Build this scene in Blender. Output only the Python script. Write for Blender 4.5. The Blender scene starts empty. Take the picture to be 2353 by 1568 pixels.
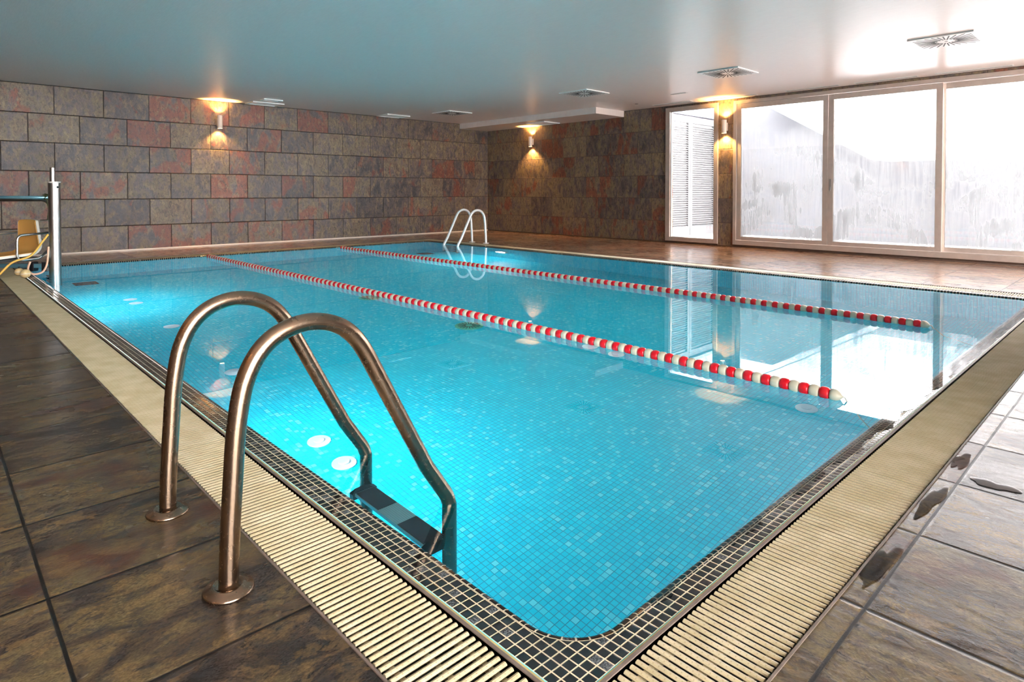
import bpy, bmesh, math, random
from mathutils import Vector, Matrix

random.seed(7)
SC = bpy.context.scene
COL = SC.collection

# ------------------------------------------------------------------ camera
cam_d = bpy.data.cameras.new('camera'); cam = bpy.data.objects.new('camera', cam_d); COL.objects.link(cam)
cam_d.sensor_fit = 'HORIZONTAL'; cam_d.sensor_width = 36.0
cam_d.lens = 1440.7 / 2353 * 36.0
cam_d.shift_x = 0.0
cam_d.shift_y = -(784 - 469.39) / 2353
cam_d.clip_start = 0.05; cam_d.clip_end = 200
cam.location = (0, 0, 0.892)
cam.rotation_euler = (math.radians(90 - 1.1513), 0, math.radians(46.4825))
SC.camera = cam

# ------------------------------------------------------------------ world, exposure
W = bpy.data.worlds.new('sky'); SC.world = W; W.use_nodes = True
bg = W.node_tree.nodes['Background']
bg.inputs[0].default_value = (1.0, 0.97, 0.96, 1); bg.inputs[1].default_value = 18.0
SC.view_settings.view_transform = 'Standard'; SC.view_settings.look = 'None'
SC.view_settings.exposure = 1.3; SC.view_settings.gamma = 1.0
SC.view_settings.use_curve_mapping = False
cy = SC.cycles
cy.use_denoising = True
cy.max_bounces = 10; cy.diffuse_bounces = 4; cy.glossy_bounces = 5
cy.transmission_bounces = 8; cy.transparent_max_bounces = 12
cy.sample_clamp_indirect = 6.0
cy.caustics_reflective = True; cy.caustics_refractive = True
cy.blur_glossy = 0.6

# ------------------------------------------------------------------ room dimensions (metres)
XA = -10.86          # left wall plane
YB = 9.54            # window wall plane
XR = 2.6             # right wall (outside the frame)
YF = -2.3            # wall behind the camera
ZC = 2.385           # ceiling
ZW = -0.012          # water level
ZB = -1.2            # pool bottom
# pool edges (water line)
PX0, PX1, PY0, PY1 = -9.25, -0.785, 0.915, 6.69
# gutter bands, inner and outer
GY0i, GY0o = 0.803, 0.608
GX1i, GX1o = -0.695, -0.494
GY1i, GY1o = 6.79, 6.985
GX0i, GX0o = -9.35, -9.545
SPOT_W = 44.0        # wall lamp power, each end
LAMP_W = 22.0        # underwater lamp power

sun_d = bpy.data.lights.new('sun', 'SUN'); sun_d.energy = 230.0; sun_d.angle = math.radians(1.0); sun_d.color = (1.0, 0.96, 0.92)
sun = bpy.data.objects.new('sun', sun_d); COL.objects.link(sun); sun.location = (-6, 4, 12)
sun.rotation_euler = Vector((0.78, 0.0, -0.62)).to_track_quat('-Z', 'Y').to_euler()
def portal(name, loc, rot, sx, sy):
    l = bpy.data.lights.new(name, 'AREA'); l.shape = 'RECTANGLE'; l.size = sx; l.size_y = sy
    l.cycles.is_portal = True
    o = bpy.data.objects.new(name, l); COL.objects.link(o); o.location = loc; o.rotation_euler = rot
portal('daylight_portal', (-1.9, YB + 0.2, 1.2), (math.radians(-90), 0, 0), 8.6, 2.3)
portal('daylight_portal', (XR + 0.12, -0.2, 1.2), (math.radians(90), 0, math.radians(90)), 3.6, 2.3)
portal('daylight_portal', (XR + 0.12, 7.95, 1.2), (math.radians(90), 0, math.radians(90)), 2.8, 2.3)

# ------------------------------------------------------------------ helpers: objects
ORI = {}
def tag(o, label=None, cat=None, group=None, kind=None):
    if label: o['label'] = label
    if cat: o['category'] = cat
    if group: o['group'] = group
    if kind: o['kind'] = kind
    return o
def thing(name, label, cat, loc, group=None):
    o = bpy.data.objects.new(name, None); COL.objects.link(o); o.location = loc
    o.empty_display_size = 0.1
    ORI[o] = Vector(loc)
    return tag(o, label, cat, group)
def mk(name, bm, mat, parent=None, smooth=False, label=None, auto=None, recalc=True):
    if parent is not None:
        bm.transform(Matrix.Translation(-ORI[parent]))
    if recalc: bmesh.ops.recalc_face_normals(bm, faces=bm.faces)
    me = bpy.data.meshes.new(name); bm.to_mesh(me); bm.free()
    mats = mat if isinstance(mat, (list, tuple)) else [mat]
    for m in mats: me.materials.append(m)
    if smooth:
        for p in me.polygons: p.use_smooth = True
    if auto is not None:
        for p in me.polygons: p.use_smooth = True
        try: me.set_sharp_from_angle(angle=math.radians(auto))
        except Exception: pass
    o = bpy.data.objects.new(name, me); COL.objects.link(o)
    if parent is not None: o.parent = parent
    ORI[o] = ORI[parent] if parent is not None else Vector((0, 0, 0))
    if label: o['label'] = label
    return o
def struct(name, bm, mat, label=None, **k):
    o = mk(name, bm, mat, **k); o['kind'] = 'structure'
    if label: o['label'] = label
    return o
def NB(): return bmesh.new()

def box(bm, x0, x1, y0, y1, z0, z1, bev=0.0, mi=0):
    vs = [bm.verts.new(p) for p in ((x0,y0,z0),(x1,y0,z0),(x1,y1,z0),(x0,y1,z0),(x0,y0,z1),(x1,y0,z1),(x1,y1,z1),(x0,y1,z1))]
    fs = [bm.faces.new([vs[i] for i in f]) for f in ((3,2,1,0),(4,5,6,7),(0,1,5,4),(1,2,6,5),(2,3,7,6),(3,0,4,7))]
    for f in fs: f.material_index = mi
    if bev > 0:
        es = list({e for f in fs for e in f.edges})
        r = bmesh.ops.bevel(bm, geom=es, offset=bev, segments=2, affect='EDGES', profile=0.5)
        for f in r['faces']: f.material_index = mi
    return vs
def obox(bm, c, ax, ay, az, sx, sy, sz, bev=0.0):
    """oriented box: centre c, unit axes, full sizes"""
    c = Vector(c); n0 = len(bm.verts)
    vs = box(bm, -sx/2, sx/2, -sy/2, sy/2, -sz/2, sz/2, bev)
    bm.verts.ensure_lookup_table()
    m = Matrix((ax, ay, az)).transposed().to_4x4(); m.translation = c
    new = [v for v in bm.verts][n0:]
    bmesh.ops.transform(bm, matrix=m, verts=new)
def quad(bm, *pts, mi=0):
    f = bm.faces.new([bm.verts.new(p) for p in pts]); f.material_index = mi; return f

def fillet(pts, rad, n=8):
    """round the inner corners of a polyline; rad: one value or one per corner"""
    pts = [Vector(p) for p in pts]; out = [pts[0]]
    for i in range(1, len(pts) - 1):
        r = rad[i-1] if isinstance(rad, (list, tuple)) else rad
        p, a, b = pts[i], (pts[i-1]-pts[i]), (pts[i+1]-pts[i])
        la, lb = a.length, b.length; a.normalize(); b.normalize()
        ang = a.angle(b)
        if ang > math.radians(178) or r <= 0: out.append(p); continue
        t = min(r / math.tan(ang/2), la*0.499, lb*0.499); r = t * math.tan(ang/2)
        bis = (a+b).normalized(); c = p + bis * (r / math.sin(ang/2))
        s, e = p + a*t - c, p + b*t - c
        tot = s.angle(e); axis = s.cross(e).normalized()
        for k in range(n+1):
            out.append(c + Matrix.Rotation(tot*k/n, 3, axis) @ s)
    out.append(pts[-1]); return out
def tube(bm, pts, r, seg=12, cap=True):
    pts = [Vector(p) for p in pts]; rings = []
    t = (pts[1]-pts[0]).normalized()
    nrm = t.orthogonal().normalized()
    for i, p in enumerate(pts):
        if i == 0: d = (pts[1]-pts[0])
        elif i == len(pts)-1: d = (pts[-1]-pts[-2])
        else: d = (pts[i+1]-pts[i]).normalized() + (pts[i]-pts[i-1]).normalized()
        d.normalize()
        nrm = (nrm - d*nrm.dot(d)).normalized(); bn = d.cross(nrm)
        rr = r[i] if isinstance(r, (list, tuple)) else r
        rings.append([bm.verts.new(p + (nrm*math.cos(2*math.pi*k/seg) + bn*math.sin(2*math.pi*k/seg))*rr) for k in range(seg)])
    for a, b in zip(rings, rings[1:]):
        for k in range(seg): bm.faces.new((a[k], a[(k+1)%seg], b[(k+1)%seg], b[k]))
    if cap:
        bm.faces.new(list(reversed(rings[0]))); bm.faces.new(rings[-1])
def bez(p, n=10):
    p = [Vector(x) for x in p]; out = []
    for i in range(len(p)-1):
        p0 = p[max(0,i-1)]; p1 = p[i]; p2 = p[i+1]; p3 = p[min(len(p)-1,i+2)]
        for k in range(n):
            s = k/n; out.append(0.5*((2*p1)+(-p0+p2)*s+(2*p0-5*p1+4*p2-p3)*s*s+(-p0+3*p1-3*p2+p3)*s**3))
    out.append(p[-1]); return out
def lathe(bm, prof, centre, axis=(0,0,1), seg=32):
    """prof: list of (radius, height) from bottom to top"""
    axis = Vector(axis).normalized(); u = axis.orthogonal().normalized(); v = axis.cross(u); c = Vector(centre)
    rings = []
    for r, h in prof:
        if r <= 1e-6: rings.append([bm.verts.new(c + axis*h)])
        else: rings.append([bm.verts.new(c + axis*h + (u*math.cos(2*math.pi*k/seg)+v*math.sin(2*math.pi*k/seg))*r) for k in range(seg)])
    for a, b in zip(rings, rings[1:]):
        for k in range(seg):
            q = [a[k % len(a)], a[(k+1) % len(a)], b[(k+1) % len(b)], b[k % len(b)]]
            q2 = []
            for x in q:
                if x not in q2: q2.append(x)
            if len(q2) > 2: bm.faces.new(q2)
    if len(rings[0]) > 1: bm.faces.new(list(reversed(rings[0])))
    if len(rings[-1]) > 1: bm.faces.new(rings[-1])
def UVL(bm):
    return bm.loops.layers.uv.get('UVMap') or bm.loops.layers.uv.new('UVMap')
def uvmap(bm, fn):
    uv = UVL(bm)
    for f in bm.faces:
        for l in f.loops: l[uv].uv = fn(l.vert.co, f)

# ------------------------------------------------------------------ helpers: materials
class NT:
    def __init__(s, name):
        s.m = bpy.data.materials.new(name); s.m.use_nodes = True; s.t = s.m.node_tree; s.t.nodes.clear()
        s.out = s.t.nodes.new('ShaderNodeOutputMaterial')
    def n(s, typ, **k):
        x = s.t.nodes.new(typ)
        for a, b in k.items(): setattr(x, a, b)
        return x
    def put(s, sock, v):
        if isinstance(v, bpy.types.NodeSocket): s.t.links.new(v, sock)
        elif v is not None: sock.default_value = v
    def math(s, op, a, b=None, c=None, clamp=False):
        x = s.n('ShaderNodeMath', operation=op); x.use_clamp = clamp
        s.put(x.inputs[0], a)
        if b is not None: s.put(x.inputs[1], b)
        if c is not None: s.put(x.inputs[2], c)
        return x.outputs[0]
    def vmath(s, op, a, b=None):
        x = s.n('ShaderNodeVectorMath', operation=op); s.put(x.inputs[0], a)
        if b is not None: s.put(x.inputs[1], b)
        return x.outputs[0]
    def comb(s, a, b, c=0.0):
        x = s.n('ShaderNodeCombineXYZ'); s.put(x.inputs[0], a); s.put(x.inputs[1], b); s.put(x.inputs[2], c); return x.outputs[0]
    def sep(s, v):
        x = s.n('ShaderNodeSeparateXYZ'); s.put(x.inputs[0], v); return x.outputs
    def noise(s, vec, scale, detail=4.0, rough=0.6, dist=0.0):
        x = s.n('ShaderNodeTexNoise'); s.put(x.inputs['Vector'], vec); x.inputs['Scale'].default_value = scale
        x.inputs['Detail'].default_value = detail; x.inputs['Roughness'].default_value = rough
        x.inputs['Distortion'].default_value = dist
        return x.outputs['Fac']
    def white(s, vec):
        x = s.n('ShaderNodeTexWhiteNoise', noise_dimensions='3D'); s.put(x.inputs['Vector'], vec)
        return x.outputs['Value'], x.outputs['Color']
    def ramp(s, fac, stops, interp='LINEAR'):
        x = s.n('ShaderNodeValToRGB'); s.put(x.inputs[0], fac); r = x.color_ramp; r.interpolation = interp
        while len(r.elements) < len(stops): r.elements.new(0.5)
        for e, (p, c) in zip(r.elements, stops): e.position = p; e.color = (*c, 1)
        return x.outputs[0]
    def mix(s, fac, a, b, blend='MIX'):
        x = s.n('ShaderNodeMix', data_type='RGBA', blend_type=blend)
        s.put(x.inputs[0], fac); s.put(x.inputs[6], a); s.put(x.inputs[7], b); return x.outputs[2]
    def smooth(s, v, lo, hi, a=0.0, b=1.0):
        x = s.n('ShaderNodeMapRange', interpolation_type='SMOOTHSTEP')
        s.put(x.inputs[0], v); x.inputs[1].default_value = lo; x.inputs[2].default_value = hi
        x.inputs[3].default_value = a; x.inputs[4].default_value = b; return x.outputs[0]
    def bump(s, h, strength, dist=0.01, nrm=None):
        x = s.n('ShaderNodeBump'); s.put(x.inputs['Height'], h); x.inputs['Strength'].default_value = strength
        x.inputs['Distance'].default_value = dist
        if nrm is not None: s.put(x.inputs['Normal'], nrm)
        return x.outputs[0]
    def uv(s): return s.n('ShaderNodeUVMap', uv_map='UVMap').outputs[0]
    def obj(s): return s.n('ShaderNodeTexCoord').outputs['Object']
    def geo(s): return s.n('ShaderNodeNewGeometry').outputs['Position']
    def bsdf(s, color, rough=0.5, metal=0.0, normal=None, spec=0.5, emit=None, estr=0.0, coat=0.0):
        x = s.n('ShaderNodeBsdfPrincipled')
        s.put(x.inputs['Base Color'], color if isinstance(color, bpy.types.NodeSocket) else (*color, 1))
        s.put(x.inputs['Roughness'], rough); s.put(x.inputs['Metallic'], metal)
        x.inputs['Specular IOR Level'].default_value = spec
        if coat: x.inputs['Coat Weight'].default_value = coat; x.inputs['Coat Roughness'].default_value = 0.16
        if normal is not None: s.put(x.inputs['Normal'], normal)
        if emit: x.inputs['Emission Color'].default_value = (*emit, 1); x.inputs['Emission Strength'].default_value = estr
        return x.outputs[0]
    def done(s, sh):
        s.t.links.new(sh, s.out.inputs['Surface']); return s.m

def L(r, g, b):
    f = lambda c: (c/255/12.92) if c/255 <= 0.04045 else ((c/255+0.055)/1.055)**2.4
    return (f(r), f(g), f(b))

def plain(name, rgb, rough=0.5, metal=0.0, spec=0.5, emit=None, estr=0.0, var=0.0, vscale=20.0):
    t = NT(name)
    c = rgb
    if var > 0:
        n = t.noise(t.obj(), vscale, 4, 0.6)
        c = t.mix(t.smooth(n, 0.35, 0.7), (*[x*(1-var) for x in rgb], 1), (*rgb, 1))
    return t.done(t.bsdf(c, rough, metal, None, spec, emit, estr))

def slate(name, tw, th, bond, grout_w, grout, pal, rust, rust_th, rough, bump, vein=(1.0, 1.0), dark=1.0, wet=False, coat=0.0, spec=0.5, beige=None):
    """stone-look tiles; UV in tile units (u along the long side)"""
    t = NT(name); s = t.sep(t.uv()); u, v = s[0], s[1]
    row = t.math('FLOOR', v); par = t.math('FLOORED_MODULO', row, 2.0)
    u2 = t.math('ADD', u, t.math('MULTIPLY', par, bond)); col = t.math('FLOOR', u2)
    fu = t.math('FRACT', u2); fv = t.math('FRACT', v)
    du = t.math('MULTIPLY', t.math('MINIMUM', fu, t.math('SUBTRACT', 1.0, fu)), tw)
    dv = t.math('MULTIPLY', t.math('MINIMUM', fv, t.math('SUBTRACT', 1.0, fv)), th)
    d = t.math('MINIMUM', du, dv)
    val, rc = t.white(t.comb(col, row, 3.0)); rs = t.sep(rc)
    off = t.vmath('MULTIPLY', rc, (37.0, 53.0, 71.0))
    # every second tile is turned round, so the veins do not all run one way
    pos = t.vmath('ADD', t.comb(t.math('MULTIPLY', fu, tw*vein[0]), t.math('MULTIPLY', fv, th*vein[1])), off)
    n1 = t.noise(pos, 5.5, 9, 0.68, 0.5)
    n2 = t.noise(pos, 3.2, 5, 0.55, 0.6)
    n3 = t.noise(pos, 70.0, 5, 0.7, 0.3)
    n4 = t.noise(pos, 24.0, 7, 0.75, 0.5)
    n5 = t.noise(pos, 190.0, 3, 0.7)
    f = t.math('ADD', n1, t.math('MULTIPLY', t.math('SUBTRACT', val, 0.5), 0.16))
    c = t.ramp(f, pal)
    rm = t.smooth(t.math('ADD', n2, t.math('MULTIPLY', t.math('SUBTRACT', rs[1], 0.5), 0.34)), rust_th, rust_th+0.10)
    c = t.mix(t.math('MULTIPLY', rm, 0.8), c, (*rust, 1))
    # pale mineral patches, dark pitting and pale scratches
    if beige:
        n6 = t.noise(pos, 11.0, 9, 0.72, 0.4)
        c = t.mix(t.smooth(n6, 0.52, 0.60, 0.0, 0.55), c, (*beige, 1))
    c = t.mix(t.smooth(n4, 0.50, 0.61, 0.0, 0.68), c, (0.022, 0.019, 0.019, 1))
    c = t.mix(t.smooth(n3, 0.54, 0.72, 0.0, 0.5), c, t.mix(1.0, c, (2.1, 2.0, 1.85, 1), 'MULTIPLY'))
    gr = t.smooth(n5, 0.3, 0.7, 0.72, 1.28); c = t.mix(1.0, c, t.comb(gr, gr, gr), 'MULTIPLY')
    tone = t.math('MULTIPLY', t.math('ADD', 0.85, t.math('MULTIPLY', rs[0], 0.3)), dark)
    c = t.mix(1.0, c, t.comb(tone, tone, tone), 'MULTIPLY')
    g = t.smooth(d, grout_w*0.35, grout_w*0.65, 1.0, 0.0)
    c = t.mix(g, c, (*grout, 1))
    h = t.math('ADD', t.math('MULTIPLY', n1, 0.6), t.math('ADD', t.math('MULTIPLY', n4, 0.35), t.math('MULTIPLY', n3, 0.06)))
    h = t.math('SUBTRACT', h, t.math('MULTIPLY', t.smooth(d, 0.0, grout_w*1.3, 1.0, 0.0), 0.5))
    nb = t.bump(h, bump, 0.012)
    if wet:
        r = t.math('ADD', t.smooth(n2, 0.35, 0.65, rough, rough+0.16), t.math('MULTIPLY', g, 0.2))
    else:
        r = t.math('ADD', t.smooth(n1, 0.3, 0.7, rough, rough+0.12), t.math('MULTIPLY', g, 0.3))
    return t.done(t.bsdf(c, r, 0.0, nb, spec, coat=coat))

def mosaic(name, grout_frac, grout, stops, rough, bump=0.3, groutr=0.5, spec=0.5, speck=None):
    t = NT(name); s = t.sep(t.uv()); u, v = s[0], s[1]
    col, row = t.math('FLOOR', u), t.math('FLOOR', v); fu, fv = t.math('FRACT', u), t.math('FRACT', v)
    d = t.math('MINIMUM', t.math('MINIMUM', fu, t.math('SUBTRACT', 1.0, fu)), t.math('MINIMUM', fv, t.math('SUBTRACT', 1.0, fv)))
    val, rc = t.white(t.comb(col, row, 1.0))
    c = t.ramp(val, stops, 'LINEAR')
    if speck:
        n = t.noise(t.comb(u, v), 6.0, 3, 0.8)
        lim = t.smooth(val, 0.86, 0.92)
        c = t.mix(t.math('MULTIPLY', lim, t.smooth(n, 0.45, 0.62, 0.0, 0.8)), c, (*speck, 1))
    big = t.noise(t.comb(u, v), 0.12, 3, 0.6)
    gc = t.mix(t.smooth(big, 0.4, 0.7), (*grout, 1), (*[x*0.72 for x in grout], 1))
    g = t.smooth(d, grout_frac*0.38, grout_frac*0.62, 1.0, 0.0)
    c = t.mix(g, c, gc)
    r = t.mix(g, (rough,)*3+(1,), (groutr,)*3+(1,))
    h = t.smooth(d, 0.0, grout_frac*1.6)
    return t.done(t.bsdf(c, r, 0.0, t.bump(h, bump, 0.002), spec))

# ------------------------------------------------------------------ materials
PAL_W = [(0.24, L(44,44,48)), (0.38, L(66,60,62)), (0.48, L(84,73,71)), (0.56, L(98,87,68)), (0.64, L(84,69,60)), (0.78, L(66,55,48))]
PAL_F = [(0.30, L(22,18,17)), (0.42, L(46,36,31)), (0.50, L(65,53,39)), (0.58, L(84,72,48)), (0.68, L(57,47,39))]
PAL_F_LIT = [(0.26, L(99,70,59)), (0.42, L(149,110,91)), (0.53, L(178,136,106)), (0.64, L(195,154,114)), (0.80, L(159,123,106))]
PAL_W2 = [(0.24, L(54,50,54)), (0.38, L(84,74,74)), (0.48, L(106,90,84)), (0.56, L(122,106,80)), (0.64, L(104,86,72)), (0.78, L(82,68,60))]
M_wallA = slate('wall_slate', 0.595, 0.4005, 0.5, 0.008, L(24,19,18), PAL_W, L(110,56,40), 0.58, 0.32, 0.55, vein=(1.3, 0.7), spec=0.34, beige=L(124,106,78))
M_wallB = slate('wall_slate_back', 0.605, 0.4005, 0.5, 0.006, L(70,58,52), PAL_W2, L(122,62,44), 0.60, 0.42, 0.5, vein=(1.6, 0.6), beige=L(136,116,82))
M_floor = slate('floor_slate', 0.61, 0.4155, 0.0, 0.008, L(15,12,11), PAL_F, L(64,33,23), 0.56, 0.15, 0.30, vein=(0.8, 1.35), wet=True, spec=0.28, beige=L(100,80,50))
M_floor_lit = slate('floor_slate_flooded', 0.61, 0.4155, 0.0, 0.008, L(70,44,36), PAL_F_LIT, L(150,84,58), 0.62, 0.24, 0.10, vein=(0.8, 1.6), wet=True, coat=1.0)  # same tile under a water film, window light painted in as paler colours
M_rim = mosaic('black_mosaic', 0.13, L(205,190,160), [(0.0, (0.006,0.006,0.007)), (0.85, (0.012,0.012,0.014)), (1.0, (0.035,0.036,0.04))], 0.09, 0.5, 0.45, speck=L(130,132,134))
M_pool = mosaic('pool_mosaic', 0.11, L(0,150,186), [(0.0, L(12,206,227)), (0.5, L(16,212,232)), (0.85, L(40,218,235)), (1.0, L(116,230,240))], 0.25, 0.2, 0.4)
M_nose = M_rim
def water_mat():
    t = NT('pool_water')
    x = t.n('ShaderNodeBsdfGlass'); x.inputs['Color'].default_value = (0.93, 0.985, 1.0, 1)
    x.inputs['Roughness'].default_value = 0.0; x.inputs['IOR'].default_value = 1.333
    n = t.noise(t.vmath('MULTIPLY', t.obj(), (1.0, 1.0, 1.0)), 1.3, 2, 0.5)
    t.put(x.inputs['Normal'], t.bump(n, 0.05, 0.01))
    return t.done(x.outputs[0])
M_water = water_mat()
def film_mat(name, ior=1.33, rough=0.03):
    t = NT(name)
    tr = t.n('ShaderNodeBsdfTransparent'); gl = t.n('ShaderNodeBsdfGlossy'); gl.inputs['Roughness'].default_value = rough
    fr = t.n('ShaderNodeFresnel'); fr.inputs['IOR'].default_value = ior
    mx = t.n('ShaderNodeMixShader'); t.put(mx.inputs[0], fr.outputs[0]); t.put(mx.inputs[1], tr.outputs[0]); t.put(mx.inputs[2], gl.outputs[0])
    return t.done(mx.outputs[0])
M_film = film_mat('thin_water')
M_glass = film_mat('clear_pane', 1.5, 0.0)
def fog_mat():
    t = NT('misted_pane')
    p = t.geo(); s = t.sep(p)
    # condensation: tall streaks below a wavy line, thinner where it has run down
    st = t.noise(t.comb(t.math('MULTIPLY', s[0], 16.0), t.math('MULTIPLY', s[2], 0.9)), 1.6, 5, 0.7)
    bl = t.noise(t.comb(s[0], t.math('MULTIPLY', s[2], 1.3), 4.0), 1.5, 3, 0.5, 0.8)
    hgt = t.smooth(s[2], 1.3, 2.0, 1.0, 0.10)
    f = t.math('MULTIPLY', t.math('ADD', t.math('MULTIPLY', t.smooth(st, 0.38, 0.62), 0.35), t.smooth(bl, 0.36, 0.66, 0.15, 0.75)), hgt)
    f = t.math('MULTIPLY', f, 0.75, clamp=True)
    tr = t.n('ShaderNodeBsdfTransparent'); gl = t.n('ShaderNodeBsdfGlossy'); gl.inputs['Roughness'].default_value = 0.02
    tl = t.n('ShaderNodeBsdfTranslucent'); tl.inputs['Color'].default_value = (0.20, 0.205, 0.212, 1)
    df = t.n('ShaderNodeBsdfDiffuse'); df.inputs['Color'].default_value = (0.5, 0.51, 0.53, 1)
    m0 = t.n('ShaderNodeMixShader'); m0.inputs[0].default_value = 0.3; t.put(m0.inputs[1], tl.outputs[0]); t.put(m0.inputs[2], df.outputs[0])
    m1 = t.n('ShaderNodeMixShader'); t.put(m1.inputs[0], f); t.put(m1.inputs[1], tr.outputs[0]); t.put(m1.inputs[2], m0.outputs[0])
    fr = t.n('ShaderNodeFresnel'); fr.inputs['IOR'].default_value = 1.5
    m2 = t.n('ShaderNodeMixShader'); t.put(m2.inputs[0], fr.outputs[0]); t.put(m2.inputs[1], m1.outputs[0]); t.put(m2.inputs[2], gl.outputs[0])
    return t.done(m2.outputs[0])
M_fog = fog_mat()
def ceil_mat():
    t = NT('ceiling_paint')
    p = t.geo(); n = t.noise(t.vmath('MULTIPLY', p, (3.0, 40.0, 1.0)), 3.0, 4, 0.6)
    return t.done(t.bsdf(t.mix(t.smooth(n, 0.3, 0.7), (*L(230,218,212), 1), (*L(238,226,220), 1)), 0.30, 0.0, t.bump(n, 0.08, 0.004), 0.85))
M_ceil = ceil_mat()
M_white = plain('white_paint', L(226,226,224), 0.45)
M_vent = plain('white_enamel', L(236,236,234), 0.35)
M_slot_shade = plain('dark_recess', (0.012, 0.011, 0.011), 0.6)  # paints the shade inside slots that are not cut open
M_bead = plain('pale_bead', L(226,214,204), 0.25)
M_plinth = plain('brown_plinth', L(74,56,46), 0.4, var=0.3)
M_alu = plain('champagne_aluminium', L(196,182,172), 0.32, 0.35, var=0.10, vscale=9)
M_alu_d = plain('grey_aluminium', L(150,146,142), 0.4, 0.4)
M_seal = plain('black_seal', (0.02, 0.02, 0.02), 0.6)
def slat_mat():
    t = NT('cream_plastic'); s = t.sep(t.uv())
    # two staggered rows of small anti-slip dimples on every slat
    fu = t.math('FRACT', t.math('MULTIPLY', s[0], 1/0.0125)); row = t.math('FLOOR', s[1])
    fu2 = t.math('FRACT', t.math('ADD', t.math('MULTIPLY', s[0], 1/0.0125), t.math('MULTIPLY', row, 0.5)))
    fv = t.math('FRACT', s[1])
    a = t.math('MULTIPLY', t.math('SUBTRACT', fu2, 0.5), 0.0125); b = t.math('MULTIPLY', t.math('SUBTRACT', fv, 0.5), 0.0055)
    d = t.math('SQRT', t.math('ADD', t.math('MULTIPLY', a, a), t.math('MULTIPLY', b, b)))
    dot = t.smooth(d, 0.0010, 0.0019, 1.0, 0.0)
    n = t.noise(t.geo(), 9.0, 4, 0.6)
    c = t.mix(t.smooth(n, 0.35, 0.7), (*L(168,155,122), 1), (*L(183,171,142), 1))
    c = t.mix(t.math('MULTIPLY', dot, 0.45), c, (*L(120,104,72), 1))
    return t.done(t.bsdf(c, 0.30, 0.0, None, 0.5))
M_slat = slat_mat()
M_rod = plain('cream_rod', L(170,156,120), 0.5)
M_frame = plain('gutter_edge_steel', L(112,98,88), 0.6, 0.0, var=0.3)
M_grout = plain('yellowed_grout', L(186,168,112), 0.6, var=0.25)
M_chan = plain('gutter_channel_dark', L(30,26,22), 0.6, var=0.3)
def steel(name, rgb, rough, stain=0.35):
    t = NT(name); p = t.obj()
    n = t.noise(t.vmath('MULTIPLY', p, (1.0, 1.0, 0.6)), 9.0, 6, 0.7); n2 = t.noise(p, 60.0, 4, 0.7)
    c = t.mix(t.smooth(n, 0.42, 0.72, 0.0, stain), (*rgb, 1), (*L(150,112,74), 1))
    r = t.math('ADD', rough, t.math('MULTIPLY', n2, 0.12))
    return t.done(t.bsdf(c, r, 1.0, t.bump(n2, 0.06, 0.002)))
M_steel = steel('aged_stainless_steel', L(138,118,100), 0.20, 0.25)
M_chrome = steel('stainless_steel', L(190,188,186), 0.24, 0.06)
M_blk = plain('black_rubber', (0.012, 0.012, 0.015), 0.45)
M_pad = plain('dark_grip_pad', L(40,42,50), 0.7, var=0.3, vscale=120)
M_tread = plain('anodised_tread', L(170,182,178), 0.35, 0.6)
M_red = plain('red_plastic', L(206,8,28), 0.28)
M_bright = plain('bright_satin_steel', L(232,230,228), 0.35, 0.35)
M_wfl = plain('ivory_plastic', L(200,193,170), 0.32)
M_cord = plain('pale_cord', L(200,195,180), 0.7)
M_swhite = plain('white_lamp_body', L(226,214,204), 0.35)
M_glow = plain('warm_lamp_glass', L(255,220,160), 0.3, emit=(1.0, 0.62, 0.25), estr=14.0)
M_pglow = plain('pool_lamp_lens', (0.9, 0.95, 1.0), 0.2, emit=(0.86, 0.95, 1.0), estr=4.0)
M_disc = plain('white_fitting', L(225,235,240), 0.4)
M_green = plain('green_drain', L(70,190,160), 0.5)
M_grey = plain('dark_grey_grating', L(38,44,50), 0.6)
M_seat_o = plain('orange_seat_face', L(226,172,92), 0.4)
M_seat_w = plain('white_seat_edge', L(238,232,220), 0.35)
M_hose = plain('yellow_hose', L(226,176,78), 0.45)
M_hose2 = plain('peach_hose', L(230,180,150), 0.45)
M_ball = plain('cream_ball_plastic', L(238,206,150), 0.4, var=0.25, vscale=18)
M_rope = plain('green_twine', L(92,104,62), 0.8, var=0.5, vscale=90)
M_bluet = plain('blue_enamel_tube', L(120,170,186), 0.25, 0.5)
M_out = plain('patio_render', L(205,205,208), 0.8)
M_out_shade = plain('patio_wall_grey', L(82,84,90), 0.8)  # white patio wall with the shade under the stair painted in as grey
M_louv = plain('shutter_paint', L(96,96,98), 0.7)
M_outf = plain('patio_paving', L(240,238,236), 0.6)
M_lintel = plain('grey_lintel', L(120,124,136), 0.5)

# ------------------------------------------------------------------ floor with the pool opening
bm = NB()
def frect(x0, x1, y0, y1, mi=0): quad(bm, (x0,y0,0), (x1,y0,0), (x1,y1,0), (x0,y1,0), mi=mi)
frect(XA, GX1o, YF, GY0o)                    # deck on the ladder side
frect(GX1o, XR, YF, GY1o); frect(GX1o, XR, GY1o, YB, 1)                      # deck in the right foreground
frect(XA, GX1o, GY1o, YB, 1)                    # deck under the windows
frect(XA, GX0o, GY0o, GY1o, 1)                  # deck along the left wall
def fuv(co, f):
    c = f.calc_center_median()
    if c.y < GY0o and c.x < GX1o: return ((co.y-0.196)/0.61, (co.x+2.097)/0.4155)
    if c.x < GX0o: return ((co.y-0.3)/0.61, (co.x+9.7)/0.4155)
    return ((co.x+0.44)/0.61, (co.y-1.457)/0.4155)
uvmap(bm, fuv)
floor = struct('floor', bm, [M_floor, M_floor_lit], 'wet brown slate-look tile deck around the pool')

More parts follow.
